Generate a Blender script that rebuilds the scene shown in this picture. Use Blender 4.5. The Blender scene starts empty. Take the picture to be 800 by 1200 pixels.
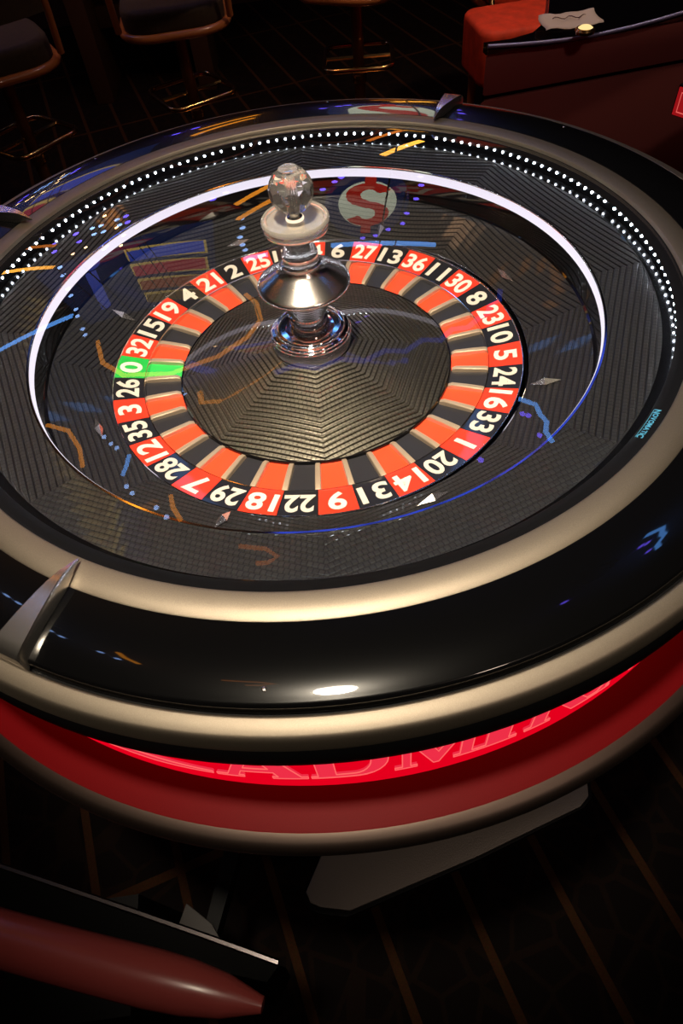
import bpy, bmesh, math, random
from mathutils import Vector, Matrix

random.seed(7)
S = bpy.context.scene
C = S.collection
PI = math.pi
ZW = 0.95                      # height of the number ring above the floor


def R(d):
    return math.radians(d)


# ------------------------------------------------------------------ camera
F_PX = 768.65
cam_d = bpy.data.cameras.new('camera')
cam = bpy.data.objects.new('camera', cam_d)
C.objects.link(cam)
cam_d.sensor_fit = 'VERTICAL'
cam_d.sensor_height = 36.0
cam_d.lens = F_PX / 1200.0 * 36.0
cam_d.clip_start = 0.01
fw = Vector((0.00376946, 0.60734906, -0.79442615))
rt = Vector((0.99104349, -0.10831543, -0.07810615))
up = Vector((0.13348631, 0.78701645, 0.60231762))
m = Matrix((rt, up, -fw)).transposed().to_4x4()
m.translation = Vector((0.0, -0.67265769, 0.54153756 + ZW))
cam.matrix_world = m
S.camera = cam

# ------------------------------------------------------------------ world, exposure
w = bpy.data.worlds.new('world')
S.world = w
w.use_nodes = True
w.node_tree.nodes['Background'].inputs[0].default_value = (1.0, 0.62, 0.42, 1)
w.node_tree.nodes['Background'].inputs[1].default_value = 0.006
S.view_settings.view_transform = 'Standard'
S.view_settings.look = 'None'
S.view_settings.exposure = 0.0
S.view_settings.gamma = 1.0
S.view_settings.use_curve_mapping = False


def area_light(name, loc, target, size, power, col, spread=180.0):
    d = bpy.data.lights.new(name, 'AREA')
    d.shape = 'DISK'
    d.size = size
    d.energy = power
    d.color = col
    d.spread = R(spread)
    o = bpy.data.objects.new(name, d)
    C.objects.link(o)
    o.location = loc
    o.rotation_euler = (Vector(target) - Vector(loc)).to_track_quat('-Z', 'Y').to_euler()
    return o


# downlight over the wheel (its housing is built further down) and three added fill lamps
LAMP = (-0.13, -0.50, 3.05)
area_light('downlight_glow', LAMP, (0.0, -0.06, 1.0), 0.20, 5.6, (1.0, 0.86, 0.66), 35.0)
area_light('stool_fill_glow', (-0.6, 1.9, 4.25), (-0.4, 2.5, 0.4), 0.3, 3.2, (1.0, 0.55, 0.28), 80.0)  # unseen fill lamp, added to brighten the background stools
area_light('chair_fill_glow', (1.6, 1.2, 4.25), (0.95, 2.4, 0.5), 0.3, 6.5, (1.0, 0.66, 0.42), 60.0)  # unseen fill lamp, added to light the red chair
area_light('front_fill_glow', (1.4, -2.2, 4.2), (0.5, 0.4, 0.7), 0.4, 2.2, (1.0, 0.76, 0.60), 60.0)  # unseen front fill, added to lift the footrest plate and terminal


# ------------------------------------------------------------------ materials
def new_mat(name):
    mt = bpy.data.materials.new(name)
    mt.use_nodes = True
    return mt, mt.node_tree, mt.node_tree.nodes['Principled BSDF']


def mat(name, col, rough=0.5, metal=0.0, coat=0.0, coat_rough=0.03, spec=0.5, emit=None, es=0.0,
        noise=0.0, nscale=200.0, bump=0.0, bscale=300.0):
    mt, nt, b = new_mat(name)
    b.inputs['Base Color'].default_value = (*col, 1)
    b.inputs['Roughness'].default_value = rough
    b.inputs['Metallic'].default_value = metal
    b.inputs['Coat Weight'].default_value = coat
    b.inputs['Coat Roughness'].default_value = coat_rough
    b.inputs['Specular IOR Level'].default_value = spec
    if emit:
        b.inputs['Emission Color'].default_value = (*emit, 1)
        b.inputs['Emission Strength'].default_value = es
    tc = nt.nodes.new('ShaderNodeTexCoord')
    if noise:
        n = nt.nodes.new('ShaderNodeTexNoise')
        n.inputs['Scale'].default_value = nscale
        n.inputs['Detail'].default_value = 3
        nt.links.new(tc.outputs['Object'], n.inputs['Vector'])
        r = nt.nodes.new('ShaderNodeMapRange')
        r.inputs['From Min'].default_value = 0.3
        r.inputs['From Max'].default_value = 0.7
        r.inputs['To Min'].default_value = 1 - noise
        r.inputs['To Max'].default_value = 1 + noise
        nt.links.new(n.outputs['Fac'], r.inputs['Value'])
        mx = nt.nodes.new('ShaderNodeMix')
        mx.data_type = 'RGBA'
        mx.blend_type = 'MULTIPLY'
        mx.inputs[0].default_value = 1
        mx.inputs[6].default_value = (*col, 1)
        nt.links.new(r.outputs[0], mx.inputs[7])
        nt.links.new(mx.outputs[2], b.inputs['Base Color'])
    if bump:
        n = nt.nodes.new('ShaderNodeTexNoise')
        n.inputs['Scale'].default_value = bscale
        n.inputs['Detail'].default_value = 2
        nt.links.new(tc.outputs['Object'], n.inputs['Vector'])
        bp = nt.nodes.new('ShaderNodeBump')
        bp.inputs['Strength'].default_value = bump
        bp.inputs['Distance'].default_value = 0.001
        nt.links.new(n.outputs['Fac'], bp.inputs['Height'])
        nt.links.new(bp.outputs[0], b.inputs['Normal'])
    return mt


def emitter(name, col, strength):
    mt = bpy.data.materials.new(name)
    mt.use_nodes = True
    nt = mt.node_tree
    nt.nodes.clear()
    o = nt.nodes.new('ShaderNodeOutputMaterial')
    e = nt.nodes.new('ShaderNodeEmission')
    e.inputs[0].default_value = (*col, 1)
    e.inputs[1].default_value = strength
    nt.links.new(e.outputs[0], o.inputs[0])
    return mt


M = {}
M['satin'] = mat('satin_bronze', (0.31, 0.262, 0.205), 0.50, 1.0, noise=0.10, nscale=1400, bump=0.10, bscale=2600)
M['black'] = mat('black_gloss', (0.0025, 0.0025, 0.0028), 0.22, 0.0, coat=1.0, coat_rough=0.03, spec=0.10)
M['black_matte'] = mat('black_matte', (0.005, 0.005, 0.0055), 0.5, spec=0.12)
M['chrome'] = mat('chrome', (0.78, 0.77, 0.76), 0.07, 1.0)
M['chrome_soft'] = mat('chrome_soft', (0.86, 0.82, 0.77), 0.27, 1.0)
M['chrome_warm'] = mat('chrome_warm', (0.80, 0.75, 0.70), 0.20, 1.0)
M['red_lac'] = mat('red_lacquer', (0.92, 0.045, 0.014), 0.35, coat=0.3)
M['red_pocket'] = mat('red_pocket', (0.95, 0.075, 0.022), 0.4, coat=0.2)
M['blk_lac'] = mat('black_lacquer', (0.012, 0.012, 0.013), 0.3, coat=0.3)
M['blk_pocket'] = mat('black_pocket', (0.022, 0.022, 0.026), 0.4)
M['grn_lac'] = mat('green_lacquer', (0.02, 0.52, 0.07), 0.35, coat=0.3)
M['grn_pocket'] = mat('green_pocket', (0.03, 0.58, 0.10), 0.4)
M['fret'] = mat('fret_champagne', (0.60, 0.47, 0.33), 0.38, 0.55)
M['numeral'] = mat('numeral_ivory', (0.74, 0.68, 0.58), 0.5)
M['numeral_red'] = mat('numeral_ivory_bright', (0.88, 0.78, 0.70), 0.5)
M['panel_red'] = emitter('lit_red_panel', (0.78, 0.0, 0.012), 1.0)
M['letter_face'] = emitter('lit_letter_face', (0.86, 0.028, 0.062), 1.0)
M['letter_edge'] = emitter('lit_letter_edge', (1.0, 0.13, 0.12), 1.05)
M['led'] = emitter('led_white', (0.80, 0.88, 1.0), 55.0)
M['tube_white'] = emitter('light_strip_white', (0.93, 0.86, 1.0), 1.15)
M['logo'] = mat('logo_cyan', (0.10, 0.42, 0.62), 0.4, emit=(0.08, 0.42, 0.70), es=0.22)
M['flange'] = mat('flange_red', (0.125, 0.0015, 0.003), 0.5, 0.0, spec=0.08, noise=0.06, nscale=900)  # even dark red base colour with faint noise
M['flange_rim'] = mat('flange_rim', (0.10, 0.074, 0.062), 0.45, 1.0)


def glass_thin():
    mt = bpy.data.materials.new('clear_glass_cover')
    mt.use_nodes = True
    nt = mt.node_tree
    nt.nodes.clear()
    o = nt.nodes.new('ShaderNodeOutputMaterial')
    lw = nt.nodes.new('ShaderNodeLayerWeight')
    lw.inputs[0].default_value = 0.5
    pw = nt.nodes.new('ShaderNodeMath')
    pw.operation = 'POWER'
    pw.inputs[1].default_value = 5
    ma = nt.nodes.new('ShaderNodeMath')
    ma.operation = 'MULTIPLY_ADD'
    ma.inputs[1].default_value = 0.93
    ma.inputs[2].default_value = 0.07
    tr = nt.nodes.new('ShaderNodeBsdfTransparent')
    gl = nt.nodes.new('ShaderNodeBsdfGlossy')
    gl.inputs['Roughness'].default_value = 0.0
    mx = nt.nodes.new('ShaderNodeMixShader')
    nt.links.new(lw.outputs['Facing'], pw.inputs[0])
    nt.links.new(pw.outputs[0], ma.inputs[0])
    nt.links.new(ma.outputs[0], mx.inputs[0])
    nt.links.new(tr.outputs[0], mx.inputs[1])
    nt.links.new(gl.outputs[0], mx.inputs[2])
    nt.links.new(mx.outputs[0], o.inputs[0])
    return mt


M['glass_cover'] = glass_thin()


def crystal(name, col=(1, 0.98, 0.96), rough=0.0, ior=1.52, milky=0.0):
    mt, nt, b = new_mat(name)
    b.inputs['Base Color'].default_value = (*col, 1)
    b.inputs['Roughness'].default_value = rough
    b.inputs['Transmission Weight'].default_value = 1.0 - milky
    b.inputs['IOR'].default_value = ior
    return mt


M['crystal'] = crystal('crystal', milky=0.06)
M['acrylic'] = crystal('clear_acrylic', (0.96, 0.95, 0.98), 0.04, 1.45, 0.10)
M['acrylic_milk'] = crystal('frosted_acrylic', (0.98, 0.92, 0.84), 0.08, 1.45, 0.16)


def carbon(name, c1, c2, c3, metal, rough=0.34, coat=1.0):
    mt, nt, b = new_mat(name)
    uv = nt.nodes.new('ShaderNodeUVMap')
    uv.uv_map = 'UVMap'
    mp = nt.nodes.new('ShaderNodeMapping')
    mp.inputs['Scale'].default_value = (190.0, 150.0, 1)
    ck = nt.nodes.new('ShaderNodeTexBrick')
    ck.inputs['Scale'].default_value = 1.0
    ck.inputs['Mortar Size'].default_value = 0.16
    ck.inputs['Mortar Smooth'].default_value = 0.6
    ck.inputs['Brick Width'].default_value = 1.0
    ck.inputs['Row Height'].default_value = 0.975
    ck.inputs['Color1'].default_value = (*c1, 1)
    ck.inputs['Color2'].default_value = (*c2, 1)
    ck.inputs['Mortar'].default_value = (*c3, 1)
    nt.links.new(uv.outputs[0], mp.inputs[0])
    nt.links.new(mp.outputs[0], ck.inputs['Vector'])
    nt.links.new(ck.outputs['Color'], b.inputs['Base Color'])
    b.inputs['Roughness'].default_value = rough
    b.inputs['Metallic'].default_value = metal
    b.inputs['Specular IOR Level'].default_value = 0.5
    bp = nt.nodes.new('ShaderNodeBump')
    bp.inputs['Strength'].default_value = 0.25
    bp.inputs['Distance'].default_value = 0.0006
    bp.invert = True
    nt.links.new(ck.outputs['Fac'], bp.inputs['Height'])
    nt.links.new(bp.outputs[0], b.inputs['Normal'])
    b.inputs['Coat Weight'].default_value = coat
    b.inputs['Coat Roughness'].default_value = 0.035
    return mt


M['carbon'] = carbon('ribbed_carbon', (0.038, 0.037, 0.035), (0.028, 0.028, 0.027), (0.008, 0.008, 0.009), 0.2)
M['apron'] = carbon('ribbed_apron', (0.032, 0.031, 0.029), (0.024, 0.023, 0.022), (0.008, 0.008, 0.009), 0.2, 0.34, 0.25)
M['cone'] = carbon('ribbed_cone', (0.25, 0.23, 0.18), (0.21, 0.195, 0.155), (0.12, 0.11, 0.09), 0.95, 0.36, 0.0)


# ------------------------------------------------------------------ builders
def link(o, parent=None):
    C.objects.link(o)
    if parent:
        o.parent = parent
    return o


def mesh_obj(name, verts, faces, mats, parent=None, smooth=False, mi=None, uvs=None, fix=True):
    me = bpy.data.meshes.new(name)
    me.from_pydata([tuple(v) for v in verts], [], [tuple(f) for f in faces])
    if not isinstance(mats, (list, tuple)):
        mats = [mats]
    for q in mats:
        me.materials.append(q)
    if mi:
        for p, k in zip(me.polygons, mi):
            p.material_index = k
    if uvs:
        l = me.uv_layers.new(name='UVMap')
        for lp in me.loops:
            l.data[lp.index].uv = uvs[lp.vertex_index]
    if fix:
        bm = bmesh.new()
        bm.from_mesh(me)
        bmesh.ops.recalc_face_normals(bm, faces=bm.faces)
        bm.to_mesh(me)
        bm.free()
    if smooth:
        for p in me.polygons:
            p.use_smooth = True
        if smooth != 'all':
            me.set_sharp_from_angle(angle=R(smooth if smooth is not True else 35))
    me.update()
    return link(bpy.data.objects.new(name, me), parent)


def lathe_data(prof, segs=128, closed=False, cx=0.0, cy=0.0):
    v, f = [], []
    n = len(prof)
    for i in range(segs):
        a = 2 * PI * i / segs
        ca, sa = math.cos(a), math.sin(a)
        for r, z in prof:
            v.append((cx + r * ca, cy + r * sa, z))
    m_ = n if closed else n - 1
    for i in range(segs):
        j = (i + 1) % segs
        for k in range(m_):
            l = (k + 1) % n
            f.append((i * n + k, j * n + k, j * n + l, i * n + l))
    return v, f


def lathe(name, prof, mt, parent=None, segs=128, closed=False, smooth=35):
    v, f = lathe_data(prof, segs, closed)
    o = mesh_obj(name, v, f, mt, parent, smooth)
    bm = bmesh.new()
    bm.from_mesh(o.data)
    bmesh.ops.remove_doubles(bm, verts=bm.verts, dist=1e-6)
    bm.to_mesh(o.data)
    bm.free()
    return o


def tube_data(pts, r, n=8, closed=False, cap=True):
    pts = [Vector(p) for p in pts]
    v, f = [], []
    N = len(pts)
    prev = None
    for i, p in enumerate(pts):
        if closed:
            t = pts[(i + 1) % N] - pts[i - 1]
        else:
            t = pts[min(i + 1, N - 1)] - pts[max(i - 1, 0)]
        t.normalize()
        if prev is None:
            a = Vector((0, 0, 1)) if abs(t.z) < 0.9 else Vector((1, 0, 0))
            u = t.cross(a).normalized()
        else:
            u = (prev - t * prev.dot(t)).normalized()
        prev = u
        s = t.cross(u)
        rr = r[i] if isinstance(r, (list, tuple)) else r
        for k in range(n):
            an = 2 * PI * k / n
            v.append(p + (u * math.cos(an) + s * math.sin(an)) * rr)
    for i in range(N if closed else N - 1):
        j = (i + 1) % N
        for k in range(n):
            l = (k + 1) % n
            f.append((i * n + k, i * n + l, j * n + l, j * n + k))
    if cap and not closed:
        f.append(tuple(range(n)))
        f.append(tuple((N - 1) * n + k for k in range(n)))
    return v, f


def tube(name, pts, r, mt, parent=None, n=8, closed=False):
    v, f = tube_data(pts, r, n, closed)
    return mesh_obj(name, v, f, mt, parent, 50)


def merge(*datas):
    v, f = [], []
    for dv, df in datas:
        o = len(v)
        v += [tuple(q) for q in dv]
        f += [tuple(i + o for i in q) for q in df]
    return v, f


def prism_data(poly, z0, z1):
    n = len(poly)
    v = [(x, y, z0) for x, y in poly] + [(x, y, z1) for x, y in poly]
    f = [tuple(range(n - 1, -1, -1)), tuple(range(n, 2 * n))]
    for i in range(n):
        j = (i + 1) % n
        f.append((i, j, n + j, n + i))
    return v, f


def bevel(o, w=0.003, seg=2, angle=40):
    bm = bmesh.new()
    bm.from_mesh(o.data)
    es = [e for e in bm.edges if len(e.link_faces) == 2 and e.calc_face_angle(0) > R(angle)]
    bmesh.ops.bevel(bm, geom=es, offset=w, segments=seg, profile=0.6, affect='EDGES', clamp_overlap=True)
    bm.to_mesh(o.data)
    bm.free()
    for p in o.data.polygons:
        p.use_smooth = True
    o.data.set_sharp_from_angle(angle=R(50))
    return o


def box_data(x0, x1, y0, y1, z0, z1):
    return prism_data([(x0, y0), (x1, y0), (x1, y1), (x0, y1)], z0, z1)


def round_poly(x0, x1, y0, y1, r, n=5):
    out = []
    for cx, cy, a0 in ((x1 - r, y0 + r, -90), (x1 - r, y1 - r, 0), (x0 + r, y1 - r, 90), (x0 + r, y0 + r, 180)):
        for k in range(n + 1):
            a = R(a0 + 90.0 * k / n)
            out.append((cx + r * math.cos(a), cy + r * math.sin(a)))
    return out


def empty(name, loc=(0, 0, 0), rz=0.0):
    o = bpy.data.objects.new(name, None)
    o.empty_display_size = 0.05
    o.location = loc
    o.rotation_euler = (0, 0, rz)
    C.objects.link(o)
    return o


def tag(o, label, cat, group=None):
    o['label'] = label
    o['category'] = cat
    if group:
        o['group'] = group
    return o


def copy_tree(o, parent=None):
    kids = list(o.children)
    c = o.copy()
    C.objects.link(c)
    if parent:
        c.parent = parent
    for k in kids:
        copy_tree(k, c)
    return c


def struct(o):
    o['kind'] = 'structure'
    return o


# ------------------------------------------------------------------ room shell
def carpet():
    mt, nt, b = new_mat('dark_patterned_carpet')
    tc = nt.nodes.new('ShaderNodeTexCoord')
    mp = nt.nodes.new('ShaderNodeMapping')
    mp.inputs['Rotation'].default_value = (0, 0, R(-15.4))
    nt.links.new(tc.outputs['Object'], mp.inputs[0])
    sx = nt.nodes.new('ShaderNodeSeparateXYZ')
    nt.links.new(mp.outputs[0], sx.inputs[0])

    def stripes(src, period, offset, width):
        a = nt.nodes.new('ShaderNodeMath'); a.operation = 'ADD'; a.inputs[1].default_value = -offset
        nt.links.new(src, a.inputs[0])
        d = nt.nodes.new('ShaderNodeMath'); d.operation = 'PINGPONG'; d.inputs[1].default_value = period / 2
        nt.links.new(a.outputs[0], d.inputs[0])
        l = nt.nodes.new('ShaderNodeMath'); l.operation = 'LESS_THAN'; l.inputs[1].default_value = width
        nt.links.new(d.outputs[0], l.inputs[0])
        return l.outputs[0]
    s1 = stripes(sx.outputs[0], 0.172, 0.004, 0.0085)
    s2 = stripes(sx.outputs[1], 0.93, 0.30 - 0.57, 0.009)
    mxs = nt.nodes.new('ShaderNodeMath'); mxs.operation = 'MAXIMUM'
    nt.links.new(s1, mxs.inputs[0]); nt.links.new(s2, mxs.inputs[1])
    vo = nt.nodes.new('ShaderNodeTexVoronoi')
    vo.feature = 'DISTANCE_TO_EDGE'
    vo.inputs['Scale'].default_value = 14
    nt.links.new(tc.outputs['Object'], vo.inputs['Vector'])
    vl = nt.nodes.new('ShaderNodeMath'); vl.operation = 'LESS_THAN'; vl.inputs[1].default_value = 0.06
    nt.links.new(vo.outputs['Distance'], vl.inputs[0])
    c1 = nt.nodes.new('ShaderNodeMix'); c1.data_type = 'RGBA'
    c1.inputs[6].default_value = (0.006, 0.0035, 0.003, 1)
    c1.inputs[7].default_value = (0.012, 0.006, 0.004, 1)
    nt.links.new(vl.outputs[0], c1.inputs[0])
    c2 = nt.nodes.new('ShaderNodeMix'); c2.data_type = 'RGBA'
    nt.links.new(c1.outputs[2], c2.inputs[6])
    c2.inputs[7].default_value = (0.05, 0.020, 0.007, 1)
    nt.links.new(mxs.outputs[0], c2.inputs[0])
    no = nt.nodes.new('ShaderNodeTexNoise'); no.inputs['Scale'].default_value = 260
    nt.links.new(tc.outputs['Object'], no.inputs['Vector'])
    c3 = nt.nodes.new('ShaderNodeMix'); c3.data_type = 'RGBA'; c3.blend_type = 'MULTIPLY'
    c3.inputs[0].default_value = 0.7
    nt.links.new(c2.outputs[2], c3.inputs[6]); nt.links.new(no.outputs['Color'], c3.inputs[7])
    nt.links.new(c3.outputs[2], b.inputs['Base Color'])
    b.inputs['Roughness'].default_value = 0.95
    b.inputs['Specular IOR Level'].default_value = 0.1
    return mt


M['wall'] = mat('dark_brown_wall', (0.035, 0.018, 0.012), 0.6, noise=0.3, nscale=6)
M['ceiling'] = mat('dark_ceiling', (0.03, 0.022, 0.018), 0.8, noise=0.2, nscale=3)
floor = struct(mesh_obj('floor', *box_data(-4.2, 4.2, -2.6, 5.2, -0.05, 0.0), carpet()))
ceil = struct(mesh_obj('ceiling', *box_data(-4.2, 4.2, -2.6, 5.2, 4.5, 4.55), M['ceiling']))
for nm, b_ in (('wall_back', (-4.2, 4.2, 5.2, 5.25, 0, 4.5)), ('wall_left', (-4.25, -4.2, -2.6, 5.2, 0, 4.5)),
               ('wall_right', (4.2, 4.25, -2.6, 5.2, 0, 4.5)), ('wall_front', (-4.2, 4.2, -2.65, -2.6, 0, 4.5))):
    struct(mesh_obj(nm, *box_data(*b_), M['wall']))
M['trim'] = mat('dark_wood_trim', (0.05, 0.022, 0.012), 0.4)
struct(mesh_obj('baseboard_back', *box_data(-4.2, 4.2, 5.17, 5.2, 0.0, 0.16), M['trim']))

# ------------------------------------------------------------------ roulette table (fixed housing)
T = empty('roulette_table', (0, 0, ZW))
tag(T, 'round black and bronze roulette table housing with red glowing lettered band', 'roulette table')

lathe('inner_ring', [(0.4106, 0.100), (0.4112, 0.1046), (0.4122, 0.1060), (0.4145, 0.1066), (0.425, 0.1062), (0.4365, 0.1054), (0.4376, 0.1046),
                     (0.4378, 0.099)], M['satin'], T, 256)
# black top band, gently crowned, rolled down at its outer edge
band = []
for k in range(25):
    t = k / 24
    r_ = 0.4378 + (0.4985 - 0.4378) * t
    z_ = 0.1055 + 0.0030 * t - 0.0062 * t ** 3
    band.append((r_, z_))
for a in (20, 40, 60, 80):
    band.append((0.4985 + 0.004 * math.sin(R(a)), 0.1023 - 0.005 * (1 - math.cos(R(a)))))
band.append((0.503, 0.092))
lathe('black_rim', [(0.4378, 0.098)] + band, M['black'], T, 256, smooth=60)
lathe('rim_groove', [(0.5015, 0.094), (0.503, 0.0905), (0.506, 0.0905), (0.5065, 0.094)], M['black_matte'], T, 192)
lathe('outer_ring', [(0.5055, 0.090), (0.5058, 0.0955), (0.5068, 0.0975), (0.5085, 0.0976), (0.5130, 0.0968), (0.5190, 0.0955), (0.5214, 0.0942),
                     (0.5232, 0.0908), (0.5247, 0.0865), (0.5252, 0.0795)], M['satin'], T, 256, smooth=80)
lathe('under_lip', [(0.5252, 0.0795), (0.5268, 0.072), (0.5277, 0.060), (0.5272, 0.0530), (0.524, 0.0505), (0.508, 0.0495), (0.508, 0.090)],
      M['black_matte'], T, 192, smooth=60)  # shade on the ring's lower side, put in as a black part
panel = lathe('sign_panel', [(0.5085, 0.052), (0.5104, 0.050), (0.5104, -0.0655), (0.5085, -0.0665)], M['panel_red'], T, 192)
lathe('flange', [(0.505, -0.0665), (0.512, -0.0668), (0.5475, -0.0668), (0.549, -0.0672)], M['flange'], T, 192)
lathe('flange_rim', [(0.549, -0.0672), (0.556, -0.0685), (0.5625, -0.0725), (0.5645, -0.079), (0.563, -0.086), (0.556, -0.090), (0.40, -0.11),
                     (0.36, -0.16)], M['flange_rim'], T, 192, smooth=50)
lathe('pedestal', [(0.36, -0.12), (0.34, -0.20), (0.30, -0.30), (0.28, -0.55), (0.30, -0.80), (0.36, -0.90), (0.37, -0.95), (0.0, -0.95)],
      M['black'], T, 96, smooth=50)

# bowl: black bevel under the inner ring, LED wall, ribbed ball track, lip, light strip, ribbed apron
lathe('bowl_bevel', [(0.4110, 0.1020), (0.4040, 0.0998), (0.3975, 0.0980), (0.3970, 0.0973), (0.3978, 0.0968), (0.4006, 0.0968)], M['black_matte'], T, 192, smooth=60)
SEAM = -92.5


def ribbed(name, r0, r1, zfun, pitch, parent, centre, depth=0.0010, nt_=14, mt=None):
    """one 45 degree panel of a bowl/cone with straight ribs, clipped to its inner and outer circle"""
    h = 22.5
    us = []
    u = r0 * math.cos(R(h)) * 1.0
    k0 = math.floor(u / pitch)
    ulist = []
    kk = k0
    while kk * pitch < r1 + pitch:
        for fr, d in ((0.0, 0.0), (0.64, 0.0), (0.74, depth), (0.92, depth)):
            ulist.append(((kk + fr) * pitch, d))
        kk += 1
    v, uv, f = [], [], []
    n = nt_ + 1
    for (uu, d) in ulist:
        for i in range(n):
            t = -h + 2 * h * i / nt_
            ct = math.cos(R(t))
            ue = min(max(uu, r0 * ct), r1 * ct)
            r_ = ue / ct
            dd = d if (uu == ue) else 0.0
            a = R(centre + t)
            v.append((r_ * math.cos(a), r_ * math.sin(a), zfun(r_) - dd))
            uv.append((ue * math.tan(R(t)), uu))
    for j in range(len(ulist) - 1):
        for i in range(nt_):
            a, b, c_, d_ = j * n + i, j * n + i + 1, (j + 1) * n + i + 1, (j + 1) * n + i
            q = [v[a], v[b], v[c_], v[d_]]
            if (Vector(q[0]) - Vector(q[3])).length < 1e-7 and (Vector(q[1]) - Vector(q[2])).length < 1e-7:
                continue
            f.append((a, b, c_, d_))
    o = mesh_obj(name, v, f, mt or M['carbon'], parent, False, uvs=uv, fix=False)
    bm = bmesh.new()
    bm.from_mesh(o.data)
    bmesh.ops.dissolve_degenerate(bm, dist=1e-7, edges=bm.edges)
    bmesh.ops.recalc_face_normals(bm, faces=bm.faces)
    if sum(q.normal.z * q.calc_area() for q in bm.faces) < 0:
        bmesh.ops.reverse_faces(bm, faces=bm.faces)
    bm.to_mesh(o.data)
    bm.free()
    return o


def track_z(r_):
    t = (r_ - 0.3345) / (0.4003 - 0.3345)
    return 0.0735 + 0.0105 * t + 0.0015 * t * t


def apron_z(r_):
    return 0.0015 + (r_ - 0.2625) / (0.3325 - 0.2625) * 0.0305


for k in range(8):
    ribbed('track_panel', 0.3345, 0.3880, track_z, 0.0065, T, SEAM + 22.5 + 45 * k, nt_=16)
for k in range(8):
    ribbed('apron_panel', 0.2625, 0.3315, apron_z, 0.0065, T, SEAM + 22.5 + 45 * k, nt_=14, mt=M['apron'])
lathe('track_ledge', [(0.3880, track_z(0.3880) - 0.0015), (0.3881, track_z(0.3880)), (0.3940, 0.0838), (0.4004, 0.0846)], M['black'], T, 256, smooth=50)
lathe('track_lip', [(0.3354, 0.0715), (0.3352, 0.0742), (0.3349, 0.0748), (0.3329, 0.0748), (0.3326, 0.0743), (0.3325, 0.0730)], M['chrome'], T, 256, smooth=30)
lathe('light_strip', [(0.3325, 0.0730), (0.3318, 0.0725), (0.3318, 0.0615), (0.3325, 0.0610)], M['tube_white'], T, 256, smooth=40)
lathe('inner_wall', [(0.3325, 0.0611), (0.3322, 0.0330), (0.3300, 0.0312)], M['black'], T, 256, smooth=40)
lathe('bowl_shell', [(0.2622, -0.004), (0.262, -0.03), (0.40, -0.03), (0.43, 0.05), (0.435, 0.098)], M['black_matte'], T, 128)
lathe('apron_edge', [(0.2627, 0.0016), (0.2620, 0.0020), (0.2616, 0.0012), (0.2618, -0.005)], M['chrome'], T, 256, smooth=80)

# LED strip with its single LEDs
strip = lathe('led_strip', [(0.4004, 0.0968), (0.4004, 0.0858), (0.4008, 0.0850)], M['black_matte'], T, 192)
bm = bmesh.new()
bmesh.ops.create_icosphere(bm, subdivisions=2, radius=0.0015)
led_me = bpy.data.meshes.new('led')
bm.to_mesh(led_me)
bm.free()
led_me.materials.append(M['led'])
for s in range(8):
    for i in range(23):
        a = R(60.15 + 45 * s + 1.913 * i)
        o = link(bpy.data.objects.new('led', led_me), strip)
        o.location = (0.3995 * math.cos(a), 0.3995 * math.sin(a), 0.0930)

# eight diamond deflectors on the apron
def deflector(k):
    a = R(20.0 + 45 * k)
    rr = 0.2835
    z = apron_z(rr)
    L, W, H = 0.0185, 0.0052, 0.0072
    v = [(L, 0, 0.001), (0, W, 0.001), (-L, 0, 0.001), (0, -W, 0.001), (0, 0, H), (L * .5, W * .5, 0.0012), (0, 0, -0.003)]
    f = [(0, 1, 4), (1, 2, 4), (2, 3, 4), (3, 0, 4), (1, 0, 6), (2, 1, 6), (3, 2, 6), (0, 3, 6)]
    slope = math.atan(0.0305 / 0.07)
    e_r = Vector((math.cos(a) * math.cos(slope), math.sin(a) * math.cos(slope), math.sin(slope)))
    e_t = Vector((-math.sin(a), math.cos(a), 0))
    n_ = e_r.cross(e_t)
    base = Vector((rr * math.cos(a), rr * math.sin(a), z))
    ax, ay = (e_t, -e_r) if k % 2 == 0 else (e_r, e_t)
    vv = [base + ax * p[0] + ay * p[1] + n_ * p[2] for p in v]
    return mesh_obj('deflector', vv, f, M['chrome_soft'], T, False)


for k in range(8):
    deflector(k)


# four claws gripping the black rim
def claw(ang):
    secs = [  # r, half width, z top, z bottom
        (0.4155, 0.0006, 0.1120, 0.1105), (0.424, 0.0022, 0.1150, 0.1105), (0.433, 0.0040, 0.1178, 0.1080), (0.441, 0.0055, 0.1188, 0.1065),
        (0.455, 0.0078, 0.1186, 0.1068), (0.475, 0.0108, 0.1172, 0.1068), (0.494, 0.0136, 0.1148, 0.1030), (0.5015, 0.0147, 0.1132, 0.098),
        (0.5055, 0.0150, 0.1105, 0.0925), (0.5065, 0.0150, 0.1040, 0.0925)]
    v, f = [], []
    for r_, w_, zt, zb in secs:
        b_ = min(0.0016, w_ * 0.35)
        for t, z in ((-w_ - b_ * .6, zb), (-w_, zt - b_ * 1.6), (-w_ + b_, zt), (w_ - b_, zt), (w_, zt - b_ * 1.6), (w_ + b_ * .6, zb)):
            v.append((r_, t, z))
    n = 6
    for i in range(len(secs) - 1):
        for k in range(n):
            l = (k + 1) % n
            f.append((i * n + k, i * n + l, (i + 1) * n + l, (i + 1) * n + k))
    f.append(tuple(range(n)))
    f.append(tuple((len(secs) - 1) * n + k for k in range(n)))
    o = mesh_obj('claw', v, f, M['chrome_soft'], T, 32)
    o['label'] = 'polished metal claw gripping the rim'
    o.rotation_euler = (0, 0, R(ang))
    return o


for k in range(4):
    claw(58.8 + 90 * k)

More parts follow.
